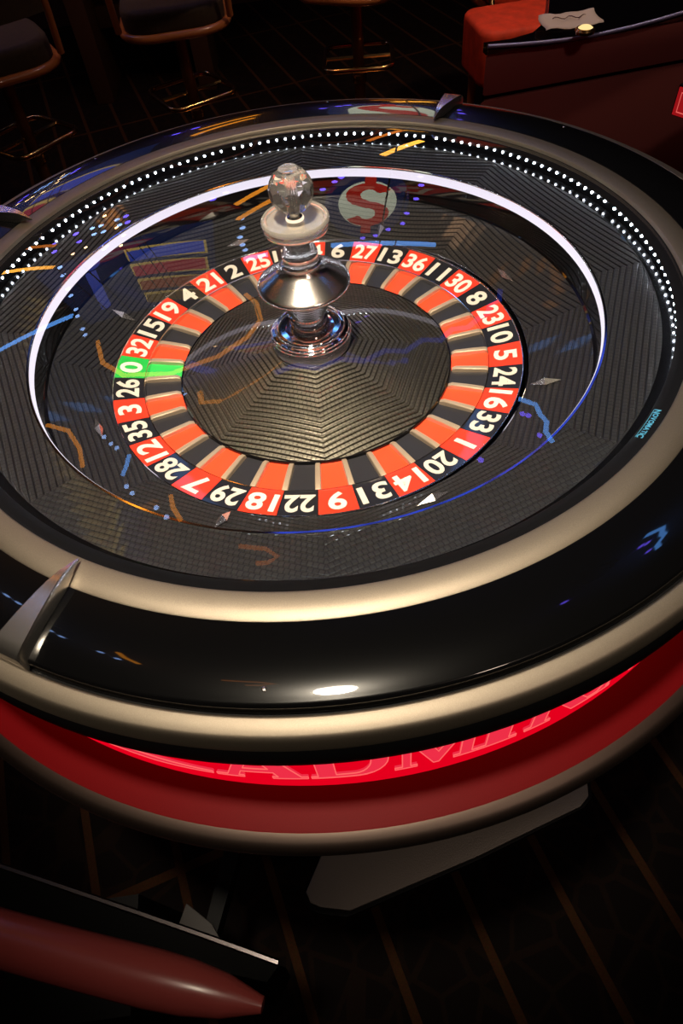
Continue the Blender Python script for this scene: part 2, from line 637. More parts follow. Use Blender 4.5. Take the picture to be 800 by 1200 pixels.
# small cap screws in the black rim
for k in range(8):
    a = R(-98.1 + 45 * k)
    zt = 0.1055 + 0.003 * 0.85 - 0.0062 * 0.85 ** 3
    v, f = lathe_data([(0.0, zt + .0006), (0.0014, zt + .0006), (0.0019, zt + .0002), (0.0019, zt - .001)], 12, cx=0.4894 * math.cos(a), cy=0.4894 * math.sin(a))
    mesh_obj('cap_screw', v, f, M['chrome_soft'], T, 40)


# ---- text helper: mesh of a text body, centred, height h
def text_mesh(body, size, extrude=0.0, offset=0.0):
    cu = bpy.data.curves.new('txt', 'FONT')
    cu.body = body
    cu.size = size
    cu.extrude = extrude
    cu.offset = offset
    cu.align_x = 'CENTER'
    cu.align_y = 'CENTER'
    cu.resolution_u = 4
    ob = bpy.data.objects.new('txt', cu)
    C.objects.link(ob)
    bpy.context.view_layer.update()
    dg = bpy.context.evaluated_depsgraph_get()
    me = bpy.data.meshes.new_from_object(ob.evaluated_get(dg))
    bpy.data.objects.remove(ob)
    bpy.data.curves.remove(cu)
    return me


def centre_mesh(me):
    xs = [v.co.x for v in me.vertices]
    ys = [v.co.y for v in me.vertices]
    cx, cy = (min(xs) + max(xs)) / 2, (min(ys) + max(ys)) / 2
    for v in me.vertices:
        v.co.x -= cx
        v.co.y -= cy
    return max(xs) - min(xs), max(ys) - min(ys)


# maker's lettering on the black bevel at the right: NOVOMATIC, read from outside-in
def logo():
    root = mesh_obj('maker_logo', [(0, 0, 0)] * 0, [], M['logo'], T) if False else None
    specs = [('N', 1.25), ('O', 1), ('V', 1), ('O', 1), ('M', 1), ('A', 1), ('T', 1), ('I', 1), ('C', 1.25)]
    x = 0.0
    items = []
    for ch, s in specs:
        me = text_mesh(ch, 0.0062 * s, 0.0001, 0.00018)
        wd, hh = centre_mesh(me)
        items.append((me, x + wd / 2, s, hh))
        x += wd + 0.00045
    tot = x
    datas_v, datas_f = [], []
    base_mid = -44.6
    sl = math.atan2(0.0998 - 0.0980, 0.404 - 0.3975)
    for me, cx, s, hh in items:
        a = R(base_mid) - (cx - tot / 2) / 0.4035
        e_r = Vector((math.cos(a) * math.cos(sl), math.sin(a) * math.cos(sl), math.sin(sl)))
        e_x = Vector((math.sin(a), -math.cos(a), 0))
        n_ = e_x.cross(e_r)
        org = Vector((0.4030 * math.cos(a), 0.4030 * math.sin(a), 0.09953)) + n_ * 0.0004
        o = len(datas_v)
        dy = (0.0 if s == 1 else -0.0004)
        for v in me.vertices:
            datas_v.append(org + e_x * v.co.x + e_r * (v.co.y + dy) + n_ * v.co.z)
        datas_f += [tuple(i + o for i in p.vertices) for p in me.polygons]
    # thin underline on the inner side
    for k in range(10):
        a0 = R(base_mid) - (-tot / 2 + tot * k / 10) / 0.4035
        a1 = R(base_mid) - (-tot / 2 + tot * (k + 1) / 10) / 0.4035
        o = len(datas_v)
        for a, r_ in ((a0, 0.3990), (a1, 0.3990), (a1, 0.3994), (a0, 0.3994)):
            datas_v.append((r_ * math.cos(a), r_ * math.sin(a), 0.0988))
        datas_f.append((o, o + 1, o + 2, o + 3))
    lo = mesh_obj('maker_logo', datas_v, datas_f, M['logo'], T)
    lo['label'] = 'small cyan maker lettering on the inner bevel'


logo()

# ---- lit letters on the red band: ADMIRAL in slab serif capitals, bent round the panel
LB, LH = -0.0345, 0.075


def letter_polys(ch):
    s = 0.16  # serif height fraction
    if ch == 'A':
        return [[(-.06, 0), (.28, 0), (.28, .06), (.22, .06), (.27, .22), (.66, .22), (.70, .06), (.63, .06), (.63, 0), (1.06, 0), (1.06, .06), (.98, .06),
                 (.64, 1), (.40, 1), (.08, .06), (-.06, .06)]], [[(.32, .34), (.49, .84), (.62, .34)]]
    if ch == 'D':
        o = [(0, 0), (.62, 0)]
        for k in range(13):
            a = R(-90 + 180 * k / 12)
            o.append((.62 + .40 * math.cos(a), .5 + .5 * math.sin(a)))
        o += [(0, 1), (0, .94), (.09, .94), (.09, .06), (0, .06)]
        i = [(.33, .10), (.58, .10)]
        for k in range(13):
            a = R(-90 + 180 * k / 12)
            i.append((.58 + .22 * math.cos(a), .5 + .40 * math.sin(a)))
        i += [(.33, .90)]
        return [o], [i]
    if ch == 'M':
        return [[(0, 0), (.27, 0), (.27, .06), (.19, .06), (.19, .80), (.47, 0), (.54, 0), (.80, .80), (.80, .06), (.72, .06), (.72, 0), (1.02, 0),
                 (1.02, .06), (.95, .06), (.95, .94), (1.02, .94), (1.02, 1), (.74, 1), (.52, .36), (.30, 1), (0, 1), (0, .94), (.09, .94), (.09, .06), (0, .06)]], []
    if ch == 'I':
        return [[(0, 0), (1, 0), (1, .06), (.80, .06), (.80, .94), (1, .94), (1, 1), (0, 1), (0, .94), (.20, .94), (.20, .06), (0, .06)]], []
    if ch == 'R':
        o = [(0, 0), (.38, 0), (.38, .06), (.30, .06), (.30, .44), (.44, .44), (.72, 0), (1.06, 0), (1.06, .06), (.98, .06), (.72, .45)]
        for k in range(9):
            a = R(-70 + 160 * k / 8)
            o.append((.66 + .26 * math.cos(a), .72 + .28 * math.sin(a)))
        o += [(0, 1), (0, .94), (.09, .94), (.09, .06), (0, .06)]
        return [o], [[(.30, .55), (.60, .55), (.68, .64), (.68, .80), (.60, .90), (.30, .90)]]
    if ch == 'L':
        return [[(0, 0), (.98, 0), (.98, .32), (.92, .32), (.84, .08), (.30, .08), (.30, .94), (.40, .94), (.40, 1), (0, 1), (0, .94), (.09, .94), (.09, .06), (0, .06)]], []
    if ch == '-':   # long tapering bar to the left of the word
        return [[(0, .30), (.30, .10), (.62, .02), (1, 0), (1, .06), (.66, .16), (.34, .30), (.10, .55), (0, .60)]], []


def bent_letter(ch, a0, a1):
    """a0 -> a1: angles in degrees of the left and right edge on the panel"""
    outs, ins = letter_polys(ch)

    def split(poly):
        res = []
        n = len(poly)
        for i in range(n):
            p, q = Vector(poly[i]), Vector(poly[(i + 1) % n])
            k = max(1, int(math.ceil(abs(q.x - p.x) / 0.09)))
            for j in range(k):
                res.append(tuple(p.lerp(q, j / k)))
        return res

    def wrap(p, r_):
        a = R(a0 + (a1 - a0) * p[0])
        return Vector((r_ * math.cos(a), r_ * math.sin(a), LB + LH * p[1]))
    bm = bmesh.new()
    edges = []
    loops = []
    for poly in outs + ins:
        pl = split(poly)
        loops.append(pl)
        vs = [bm.verts.new((x, y, 0)) for x, y in pl]
        for i in range(len(vs)):
            edges.append(bm.edges.new((vs[i], vs[(i + 1) % len(vs)])))
    bmesh.ops.triangle_fill(bm, use_beauty=True, use_dissolve=False, edges=edges)
    bm.verts.index_update()
    base_v = [v.co.copy() for v in bm.verts]
    faces = [tuple(v.index for v in f.verts) for f in bm.faces]
    bm.free()
    v = [wrap(p, 0.5124) for p in base_v]
    f = list(faces)
    mi = [0] * len(f)
    # side walls + raised bright outline
    for pl in loops:
        o = len(v)
        n = len(pl)
        for p in pl:
            v.append(wrap(p, 0.5124)); v.append(wrap(p, 0.5098))
        for i in range(n):
            j = (i + 1) % n
            f.append((o + 2 * i, o + 2 * j, o + 2 * j + 1, o + 2 * i + 1)); mi.append(0)
        tv, tf = tube_data([wrap(p, 0.5126) for p in pl], 0.00055, 5, True)
        o = len(v)
        v += tv
        f += [tuple(i + o for i in q) for q in tf]
        mi += [1] * len(tf)
    me_o = mesh_obj('letter', v, f, [M['letter_face'], M['letter_edge']], panel, False, mi, fix=False)
    return me_o


for ch, a0, a1 in (('-', -121.0, -105.5), ('A', -104.6, -96.7), ('D', -95.9, -88.7), ('M', -88.0, -80.1), ('I', -79.9, -75.9), ('R', -75.0, -67.6),
                   ('A', -67.2, -59.2), ('L', -58.6, -52.0)):
    bent_letter(ch, a0, a1)

# ------------------------------------------------------------------ rotor (spinning part)
ROT = empty('roulette_rotor', (-0.00485, 0, ZW))
tag(ROT, 'red and black numbered roulette wheel with ribbed dark cone and chrome turret', 'roulette wheel')
ORDER = [0, 32, 15, 19, 4, 21, 2, 25, 17, 34, 6, 27, 13, 36, 11, 30, 8, 23, 10, 5, 24, 16, 33, 1, 20, 14, 31, 9, 22, 18, 29, 7, 28, 12, 35, 3, 26]
REDS = {1, 3, 5, 7, 9, 12, 14, 16, 18, 19, 21, 23, 25, 27, 30, 32, 34, 36}
STEP = 360.0 / 37
A0 = 173.8


def sector(r0, z0, r1, z1, half, n=6, th=0.004):
    v, f = [], []
    for i in range(n + 1):
        a = R(-half + 2 * half * i / n)
        for r_, z in ((r0, z0), (r1, z1), (r1, z1 - th), (r0, z0 - th)):
            v.append((r_ * math.cos(a), r_ * math.sin(a), z))
    for i in range(n):
        for k in range(4):
            l = (k + 1) % 4
            f.append((i * 4 + k, (i + 1) * 4 + k, (i + 1) * 4 + l, i * 4 + l))
    f.append((0, 1, 2, 3))
    f.append(tuple(n * 4 + k for k in (3, 2, 1, 0)))
    return v, f


def shared(name, data, mt):
    o = mesh_obj(name, data[0], data[1], mt, None, 30)
    me = o.data
    bpy.data.objects.remove(o)
    return me


plate_me = {k: shared('number_plate', sector(0.2206, -0.0075, 0.2592, 0.0, STEP / 2 - 0.06), M[k]) for k in ('red_lac', 'blk_lac', 'grn_lac')}
pocket_me = {k: shared('pocket', sector(0.1745, -0.0162, 0.2190, -0.0125, STEP / 2 - 0.05), M[k]) for k in ('red_pocket', 'blk_pocket', 'grn_pocket')}
# fret: low tapered wall between two pockets
fv, ff = [], []
for r_, hw, zt in ((0.1755, 0.0027, -0.0125), (0.180, 0.0029, -0.0098), (0.200, 0.0032, -0.0085), (0.2165, 0.0034, -0.0078), (0.2188, 0.0034, -0.0085)):
    fv += [(r_, -hw - .0006, -0.0165), (r_, -hw, zt - 0.0008), (r_, -hw + .0009, zt), (r_, hw - .0009, zt), (r_, hw, zt - 0.0008), (r_, hw + .0006, -0.0165)]
for i in range(4):
    for k in range(6):
        l = (k + 1) % 6
        ff.append((i * 6 + k, i * 6 + l, (i + 1) * 6 + l, (i + 1) * 6 + k))
ff += [tuple(range(6)), tuple(24 + k for k in range(6))]
fret_me = shared('fret', (fv, ff), M['fret'])
slope = math.atan2(0.0075, 0.0386)
for i, num in enumerate(ORDER):
    ang = A0 - STEP * i
    kind = 'grn' if num == 0 else ('red' if num in REDS else 'blk')
    pl = link(bpy.data.objects.new('number_plate', plate_me[kind + '_lac']), ROT)
    pl.rotation_euler = (0, 0, R(ang))
    me = text_mesh(str(num), 0.0335, 0.00015, 0.0009)
    wd, hh = centre_mesh(me)
    me.name = 'numeral'
    sx = min(1.25, 0.0335 / wd) if wd > 0.012 else 1.2
    me.materials.clear()
    me.materials.append(M['numeral'] if kind == 'blk' else M['numeral_red'])
    nu = link(bpy.data.objects.new('numeral', me), pl)
    # local x = clockwise tangent, local y = outward radial
    e_y = Vector((math.cos(slope), 0, math.sin(slope)))
    e_x = Vector((0, -1, 0))
    n_ = e_x.cross(e_y)
    mm = Matrix((e_x * sx, e_y * 1.12, n_)).transposed().to_4x4()
    mm.translation = Vector((0.240, 0, -0.00373)) + n_ * 0.0003
    nu.matrix_local = mm
    pk = link(bpy.data.objects.new('pocket', pocket_me[kind + '_pocket']), ROT)
    pk.rotation_euler = (0, 0, R(ang))
    fr = link(bpy.data.objects.new('fret', fret_me), ROT)
    fr.rotation_euler = (0, 0, R(ang + STEP / 2))
lathe('outer_band', [(0.2592, -0.004), (0.2592, 0.0004), (0.2598, 0.0014), (0.2608, 0.0014), (0.2612, 0.0004), (0.2612, -0.012)], M['chrome'], ROT, 256, smooth=60)
lathe('divider_band', [(0.2192, -0.014), (0.2192, -0.0075), (0.2196, -0.0064), (0.2203, -0.0064), (0.2207, -0.0075), (0.2207, -0.014)], M['chrome'], ROT, 256, smooth=60)
lathe('hub_body', [(0.2612, -0.012), (0.2612, -0.021), (0.05, -0.021), (0.05, -0.012)], M['black_matte'], ROT, 128)
lathe('cone_edge', [(0.1748, -0.0170), (0.1746, -0.0132), (0.1738, -0.0122), (0.1722, -0.0128)], M['black'], ROT, 192, smooth=60)


def cone_z(r_):
    t = (0.1730 - r_) / (0.1730 - 0.046)
    return -0.0130 + 0.0310 * t


for k in range(8):
    ribbed('cone_panel', 0.046, 0.1730, cone_z, 0.0061, ROT, SEAM + 1.5 + 22.5 + 45 * k, nt_=10, depth=0.0018, mt=M['cone'])
lathe('cone_cover', [(0.1728, -0.0118), (0.0465, 0.0192)], M['glass_cover'], ROT, 128, smooth='all')
lathe('cone_core', [(0.172, -0.0155), (0.046, 0.0155)], M['black_matte'], ROT, 96)

# ---- turret on the hub
TU = lathe('turret', [(0.0, 0.014), (0.0475, 0.0145), (0.0485, 0.0165), (0.0485, 0.0185), (0.0470, 0.0195)], M['chrome'], ROT, 96, smooth=40)
TU['label'] = 'chrome turret with clear collars and a faceted crystal finial'
lathe('clear_collar', [(0.0, 0.0196), (0.0478, 0.0196), (0.0488, 0.0205), (0.0488, 0.0330), (0.0478, 0.0340), (0.0, 0.0340)], M['acrylic'], TU, 96, smooth=40)
lathe('collar_core', [(0.0455, 0.0200), (0.0455, 0.0336)], mat('collar_core', (0.16, 0.15, 0.17), 0.25, 0.9), TU, 96)
lathe('collar_rim', [(0.0400, 0.0341), (0.0490, 0.0341), (0.0503, 0.0350), (0.0503, 0.0372), (0.0493, 0.0384), (0.0483, 0.0388), (0.0481, 0.0408), (0.0471, 0.0418),
                     (0.0445, 0.0422), (0.0430, 0.0432), (0.0425, 0.0452), (0.0412, 0.0462), (0.0385, 0.0464), (0.0372, 0.0452), (0.0368, 0.0425), (0.0300, 0.0420),
                     (0.0290, 0.0438), (0.0262, 0.0442), (0.0255, 0.0430), (0.0, 0.0430)], M['chrome'], TU, 128, smooth=40)
col = [(0.0235, 0.0425), (0.0235, 0.0600), (0.0222, 0.0612)]
for k in range(7):
    z = 0.0622 + 0.0036 * k
    r_ = 0.0215 + 0.0016 * k
    col += [(r_ - 0.0016, z), (r_, z + 0.0010), (r_, z + 0.0020), (r_ - 0.0012, z + 0.0030)]
col += [(0.030, 0.0885)]
lathe('column', col, M['chrome'], TU, 96, smooth=40)
lathe('bell_disc', [(0.028, 0.0880), (0.036, 0.0925), (0.048, 0.0990), (0.0525, 0.1015), (0.0540, 0.1035), (0.0540, 0.1050), (0.0530, 0.1066), (0.0500, 0.1086),
                    (0.0400, 0.1150), (0.0300, 0.1212), (0.0238, 0.1250), (0.0232, 0.1266), (0.0222, 0.1272)], M['chrome_warm'], TU, 128, smooth=45)
lathe('neck', [(0.0222, 0.1268), (0.0226, 0.1280), (0.0226, 0.1300), (0.0205, 0.1310), (0.0198, 0.1320), (0.0198, 0.1385), (0.0204, 0.1392), (0.0204, 0.1408), (0.0197, 0.1416),
               (0.0188, 0.1450), (0.0168, 0.1520), (0.0145, 0.1590), (0.0128, 0.1640), (0.0130, 0.1680)], M['chrome_warm'], TU, 96, smooth=40)
lathe('disc_base', [(0.0128, 0.1660), (0.0290, 0.1668), (0.0345, 0.1690), (0.0358, 0.1710), (0.0354, 0.1735), (0.0300, 0.1742), (0.0, 0.1742)], M['chrome_soft'], TU, 96, smooth=45)
lathe('clear_disc', [(0.0, 0.1746), (0.0345, 0.1746), (0.0362, 0.1762), (0.0368, 0.1790), (0.0362, 0.1815), (0.0350, 0.1828), (0.0325, 0.1828), (0.0312, 0.1812),
                     (0.0300, 0.1800), (0.0, 0.1800)], M['acrylic_milk'], TU, 96, smooth=40)
lathe('stem_light', [(0.0052, 0.1836), (0.0092, 0.1826), (0.0100, 0.1812), (0.0098, 0.1802)], emitter('stem_glow', (1.0, 0.82, 0.58), 1.3), TU, 32, smooth=60)
lathe('stem_rod', [(0.0, 0.1802), (0.0085, 0.1802), (0.0085, 0.1830), (0.0052, 0.1845), (0.0052, 0.1900), (0.0075, 0.1915), (0.0, 0.1920)], M['chrome'], TU, 32, smooth=40)
# faceted ball
bm = bmesh.new()
bmesh.ops.create_icosphere(bm, subdivisions=2, radius=1.0)
pts = [f.calc_center_median().normalized() for f in bm.faces]
bm.free()
bm = bmesh.new()
Rf, zf = 0.0238, 0.2105
for p in pts:
    z = max(min(p.z, 0.90), -0.86)
    s = math.sqrt(max(0.0, 1 - z * z)) / max(1e-6, math.hypot(p.x, p.y)) if abs(p.z) > abs(z) else 1.0
    bm.verts.new((p.x * s * Rf, p.y * s * Rf, zf + z * Rf))
bmesh.ops.convex_hull(bm, input=list(bm.verts))
bmesh.ops.dissolve_limit(bm, angle_limit=R(9), verts=list(bm.verts), edges=list(bm.edges))
fin = bpy.data.meshes.new('finial')
bm.to_mesh(fin)
bm.free()
fin.materials.append(M['crystal'])
link(bpy.data.objects.new('finial', fin), TU)
lathe('finial_core', [(0.0, 0.1935), (0.0042, 0.1940), (0.0042, 0.2255), (0.0, 0.2258)], M['chrome'], TU, 24, smooth=40)
lathe('finial_cap', [(0.0, 0.2319), (0.0100, 0.2319), (0.0104, 0.2324), (0.0098, 0.2331), (0.0070, 0.2333), (0.0, 0.2331)], M['acrylic'], TU, 32, smooth=40)

# ------------------------------------------------------------------ shallow glass cover with a hole for the turret
Rb, zb, sag = 0.4085, 0.1035, 0.055
Rs = (0.405 ** 2 + sag ** 2) / (2 * sag)
zc = zb + sag - Rs
prof = []
for k in range(41):
    r_ = 0.0235 + (Rb - 0.0235) * k / 40
    prof.append((r_, zc + math.sqrt(Rs * Rs - r_ * r_)))
G = lathe('glass_cover', prof, M['glass_cover'], None, 192, smooth='all')
G.location = (0, 0, ZW)
tag(G, 'clear shallow glass cover over the bowl, catching reflected neon lights', 'glass cover')


# ------------------------------------------------------------------ bar stools
M['brass'] = mat('brass', (0.62, 0.40, 0.17), 0.22, 1.0)
M['pole'] = mat('bronze_pole', (0.34, 0.16, 0.075), 0.38, 0.9)
M['copper_wood'] = mat('reddish_wood_edge', (0.38, 0.13, 0.04), 0.32, coat=0.5)
M['olive'] = mat('olive_brown_upholstery', (0.030, 0.018, 0.007), 0.8, noise=0.2, nscale=60)
M['dark_uph'] = mat('dark_upholstery', (0.02, 0.017, 0.02), 0.8)
M['red_uph'] = mat('red_velvet', (0.60, 0.045, 0.012), 0.75, noise=0.18, nscale=25, bump=0.2, bscale=90)


def cushion(name, w_, d_, z0, z1, rc, mt, parent):
    poly = round_poly(-w_ / 2, w_ / 2, -d_ / 2, d_ / 2, rc, 6)
    v, f = prism_data(poly, z0, z1)
    o = mesh_obj(name, v, f, mt, parent)
    return bevel(o, min(0.025, (z1 - z0) * 0.4), 3)


def stool(name, loc, rz, uph, seat_z=0.70):
    t = empty(name, loc, rz)
    cushion('seat', 0.40, 0.40, seat_z - 0.055, seat_z + 0.03, 0.13, uph, t)
    rim = round_poly(-0.206, 0.206, -0.206, 0.206, 0.13, 8)
    tube('seat_trim', [(x, y, seat_z - 0.055) for x, y in rim], 0.016, M['copper_wood'], t, 8, True)
    v, f = box_data(-0.045, 0.045, -0.24, -0.12, seat_z - 0.085, seat_z + 0.01)
    bevel(mesh_obj('seat_bracket', v, f, M['black_matte'], t), 0.008)
    # curved back with a rail frame round it
    pts = []
    for k in range(25):
        a = PI * k / 24
        x = 0.215 * math.cos(a)
        zz = seat_z + 0.10 + 0.36 * math.sin(a) ** 0.6
        pts.append((x, 0.19 + 0.05 * math.sin(a), zz))
    for s in (-1, 1):
        pass
    fr = [(0.215, 0.16, seat_z - 0.03)] + pts + [(-0.215, 0.16, seat_z - 0.03)]
    tube('back_frame', fr, 0.013, M['copper_wood'], t, 8)
    bv, bf = [], []
    for k in range(13):
        x = -0.20 + 0.40 * k / 12
        yb = 0.235 - 0.9 * x * x
        top = seat_z + 0.10 + 0.35 * max(0.0, 1 - (x / 0.215) ** 2) ** 0.3
        for yy, z in ((yb - 0.018, seat_z + 0.11), (yb - 0.018, top - 0.015), (yb + 0.012, top - 0.015), (yb + 0.012, seat_z + 0.11)):
            bv.append((x, yy, z))
    for k in range(12):
        for q in range(4):
            l = (q + 1) % 4
            bf.append((k * 4 + q, (k + 1) * 4 + q, (k + 1) * 4 + l, k * 4 + l))
    bf += [(0, 1, 2, 3), (48, 49, 50, 51)]
    mesh_obj('backrest', bv, bf, uph, t, 40)
    lathe('pole', [(0.0, seat_z - 0.05), (0.025, seat_z - 0.05), (0.025, 0.06)], M['pole'], t, 20)
    lathe('collar', [(0.026, 0.285), (0.033, 0.287), (0.033, 0.300), (0.027, 0.303), (0.033, 0.306), (0.033, 0.318), (0.026, 0.321)], M['brass'], t, 20)
    rg = round_poly(-0.15, 0.15, -0.15, 0.15, 0.05, 4)
    rot = [((x * 0.9239 - y * 0.3827), (x * 0.3827 + y * 0.9239)) for x, y in rg]
    ring = tube('foot_ring', [(x, y, 0.385) for x, y in rot], 0.011, M['brass'], t, 8, True)
    for k in range(2):
        a = R(22.5 + 180 * k)
        tube('spoke', [(0.02 * math.cos(a), 0.02 * math.sin(a), 0.385), (0.15 * math.cos(a), 0.15 * math.sin(a), 0.385)], 0.008, M['brass'], ring, 6)
    lathe('base', [(0.025, 0.07), (0.06, 0.045), (0.17, 0.022), (0.21, 0.012), (0.215, 0.0), (0.0, 0.0)], M['pole'], t, 40, smooth=50)
    return t


st = stool('bar_stool', (-0.388, 2.555, 0), R(185), M['olive'])
tag(st, 'bar stool with olive-brown seat and wood edge, nearest the top left', 'bar stool', 'bar stools in the dark background')
o = copy_tree(st)
o.location = (-1.052, 2.30, 0)
o.rotation_euler = (0, 0, R(205))
tag(o, 'bar stool at the far left edge with curved wooden back frame', 'bar stool', 'bar stools in the dark background')
o = copy_tree(st)
o.location = (0.357, 2.693, 0)
o.rotation_euler = (0, 0, R(150))
tag(o, 'bar stool behind the crystal finial showing only brass pole and foot ring', 'bar stool', 'bar stools in the dark background')

# a faint table base far back between the stools
tb = empty('bar_table', (-0.72, 3.9, 0))
tag(tb, 'dim dark wooden bar table standing behind the left bar stools', 'table')
bevel(mesh_obj('table_top', *prism_data(round_poly(-0.45, 0.45, -0.35, 0.35, 0.05), 0.88, 0.92), M['trim'], tb), 0.006)
for s in (-1, 1):
    bevel(mesh_obj('leg_panel', *box_data(s * 0.30 - 0.05, s * 0.30 + 0.05, -0.25, 0.25, 0.0, 0.88), M['trim'], tb), 0.006)
bevel(mesh_obj('stretcher', *box_data(-0.25, 0.25, -0.04, 0.04, 0.30, 0.40), M['trim'], tb), 0.006)

# ------------------------------------------------------------------ red upholstered chair at the right
ch = empty('red_chair', (1.10, 2.59, 0), R(4))
tag(ch, 'red upholstered chair with thick seat and gold-edged back beside the terminal', 'chair')
cushion('seat', 0.54, 0.34, 0.29, 0.50, 0.07, M['red_uph'], ch)
v, f = [], []
back = []
for k in range(28):
    a = 2 * PI * k / 28
    back.append((0.27 * math.cos(a), 0.76 + 0.31 * math.sin(a)))
bo = mesh_obj('backrest', [(x, 0.22, z) for x, z in back] + [(x, 0.29, z) for x, z in back],
              [tuple(range(28)), tuple(range(55, 27, -1))] + [(k, (k + 1) % 28, 28 + (k + 1) % 28, 28 + k) for k in range(28)], M['red_uph'], ch)
bevel(bo, 0.02, 3)
tube('back_frame', [(x * 1.06, 0.255, 0.76 + (z - 0.76) * 1.06) for x, z in back], 0.018, M['copper_wood'], ch, 8, True)
for s in (-1, 1):
    tube('back_support', [(s * 0.12, 0.15, 0.40), (s * 0.12, 0.25, 0.60)], 0.016, M['brass'], ch, 8)
for sx in (-1, 1):
    for sy in (-1, 1):
        lathe_o = lathe('leg', [(0.0, 0.30), (0.022, 0.30), (0.015, 0.0), (0.0, 0.0)], M['copper_wood'], ch, 12)
        lathe_o.location = (sx * 0.21, sy * 0.12, 0)

# ------------------------------------------------------------------ player terminal at the right, with paper on its top
M['term'] = mat('maroon_black_panel', (0.24, 0.066, 0.064), 0.42, 0.0, noise=0.12, nscale=500, coat=0.2, coat_rough=0.2)
M['term_edge'] = mat('blue_grey_edge_trim', (0.45, 0.48, 0.85), 0.4, 0.7)
TA = math.atan2(0.058, 0.486)
tm = empty('player_terminal', (0.491, 1.093, 0), TA)
tag(tm, 'dark maroon player terminal with thin blue-grey edge behind the wheel, at right', 'gaming terminal')
def foot_print(ins, y0):
    return [(ins, y0), (1.15 - ins, y0), (1.15 - ins, 0.66), (0.46 + ins, 0.66), (0.19 + ins, 0.085 + ins)]


bevel(mesh_obj('lower_body', *prism_data(foot_print(0.0, 0.012), 0.0, 0.775), M['term'], tm), 0.006)
bevel(mesh_obj('seam_strip', *prism_data(foot_print(0.004, 0.018), 0.775, 0.787), M['black_matte'], tm), 0.002)
bevel(mesh_obj('upper_body', *prism_data(foot_print(0.0, 0.004), 0.787, 0.880), M['term'], tm), 0.006)
# curved visor / top with rolled front edge
N_ = 16
tv, tf = [], []
for i in range(N_ + 1):
    x = 1.15 * i / N_
    dip = -0.030 * math.sin(PI * min(1.0, x / 0.52)) if x < 0.52 else 0.0
    y0 = -0.012 + 0.5 * dip * 0
    z_t = 0.900 + dip * 0.55
    yb = min(0.66, max(0.02, x * 0.447 if x < 0.19 else 0.085 + (x - 0.19) * 2.13))
    for y, z in ((y0 + 0.01, 0.8795), (y0, z_t - 0.006), (y0 + 0.003, z_t), (yb, z_t + 0.0), (yb, 0.8795)):
        tv.append((x, y, max(z, 0.8796)))
for i in range(N_):
    for k in range(5):
        l = (k + 1) % 5
        tf.append((i * 5 + k, (i + 1) * 5 + k, (i + 1) * 5 + l, i * 5 + l))
tf += [(0, 1, 2, 3, 4), tuple(N_ * 5 + k for k in (4, 3, 2, 1, 0))]
mesh_obj('top', tv, tf, M['black'], tm, 40)
tube('edge_trim', [(1.15 * i / N_, -0.010, 0.9005 + (-0.030 * math.sin(PI * min(1.0, 1.15 * i / N_ / 0.52)) if 1.15 * i / N_ < 0.52 else 0) * 0.55) for i in range(N_ + 1)],
     0.0045, M['term_edge'], tm, 8)

# paper
pv, pf = [], []
PW, PH = 10, 7
for j in range(PH + 1):
    for i in range(PW + 1):
        x = 0.135 * (i / PW - .5)
        y = 0.115 * (j / PH - .5)
        z = 0.002 + 0.0022 * math.sin(i * 0.9) + 0.002 * math.cos(j * 1.3) + 0.004 * (i / PW) ** 2
        pv.append((x + 0.004 * math.sin(j * 1.1), y + 0.005 * math.sin(i * 1.4), max(z, 0.001)))
for j in range(PH):
    for i in range(PW):
        pf.append((j * (PW + 1) + i, j * (PW + 1) + i + 1, (j + 1) * (PW + 1) + i + 1, (j + 1) * (PW + 1) + i))
pm = mat('white_paper', (0.72, 0.66, 0.60), 0.8)
pe = empty('paper_note', (0.712, 1.170, 0.9015), R(-6))
tag(pe, 'creased white paper note with a scribbled line lying on the terminal', 'paper')
po = mesh_obj('sheet', pv, pf, pm, pe, True)
so = po.modifiers.new('thick', 'SOLIDIFY'); so.thickness = 0.0008
tube('pen_line', [(-0.04 + 0.08 * k / 12, 0.004 + 0.009 * math.sin(k * 1.25), 0.0075) for k in range(13)], 0.0011, mat('ink', (0.12, 0.05, 0.05), 0.6), pe, 5)
# small lit gold dish in front of the paper
gd = empty('gold_button', (0.722, 1.088, 0.9005), R(8))
tag(gd, 'small glowing gold button in front of the paper note', 'button')
lathe('rim', [(0.0, 0.0), (0.022, 0.0), (0.024, 0.006), (0.020, 0.011), (0.017, 0.011)], M['brass'], gd, 24)
lathe('lens', [(0.0175, 0.010), (0.012, 0.014), (0.0, 0.0155)], emitter('gold_glow', (1.0, 0.72, 0.30), 1.1), gd, 24)

# red lit sign box peeping in at the right edge
sg = empty('red_sign_box', (0.925, 0.86, 0.80), R(-58))
tag(sg, 'small glowing red sign box cut off by the right edge', 'sign')
bevel(mesh_obj('case', *box_data(-0.06, 0.16, 0.0, 0.05, -0.03, 0.035), M['black_matte'], sg), 0.004)
mesh_obj('face', *box_data(-0.055, 0.155, -0.003, 0.001, -0.026, 0.031), emitter('red_sign_glow', (0.30, 0.006, 0.008), 1.0), sg)
tube('frame_line', [(x, -0.004, z) for x, z in ((-0.045, -0.018), (0.03, -0.018), (0.03, 0.022), (-0.045, 0.022))], 0.0012, emitter('sign_line_glow', (0.8, 0.12, 0.10), 1.0), sg, 5, True)
mesh_obj('bracket', *box_data(-0.02, 0.10, 0.05, 0.30, -0.02, 0.0), M['black_matte'], sg)

# ------------------------------------------------------------------ things under the rim, in front
# player console in the lower left: black shell, bead edge and red padded bar
pc = empty('player_console', (-0.42, -0.62, 0))
tag(pc, 'dark player console with red padded bar in the lower left corner', 'console')
L0 = Vector((-0.74, -0.455)); L1 = Vector((-0.155, -0.652))


def P2(px, py, z):
    return (px + 0.42, py + 0.62, z)


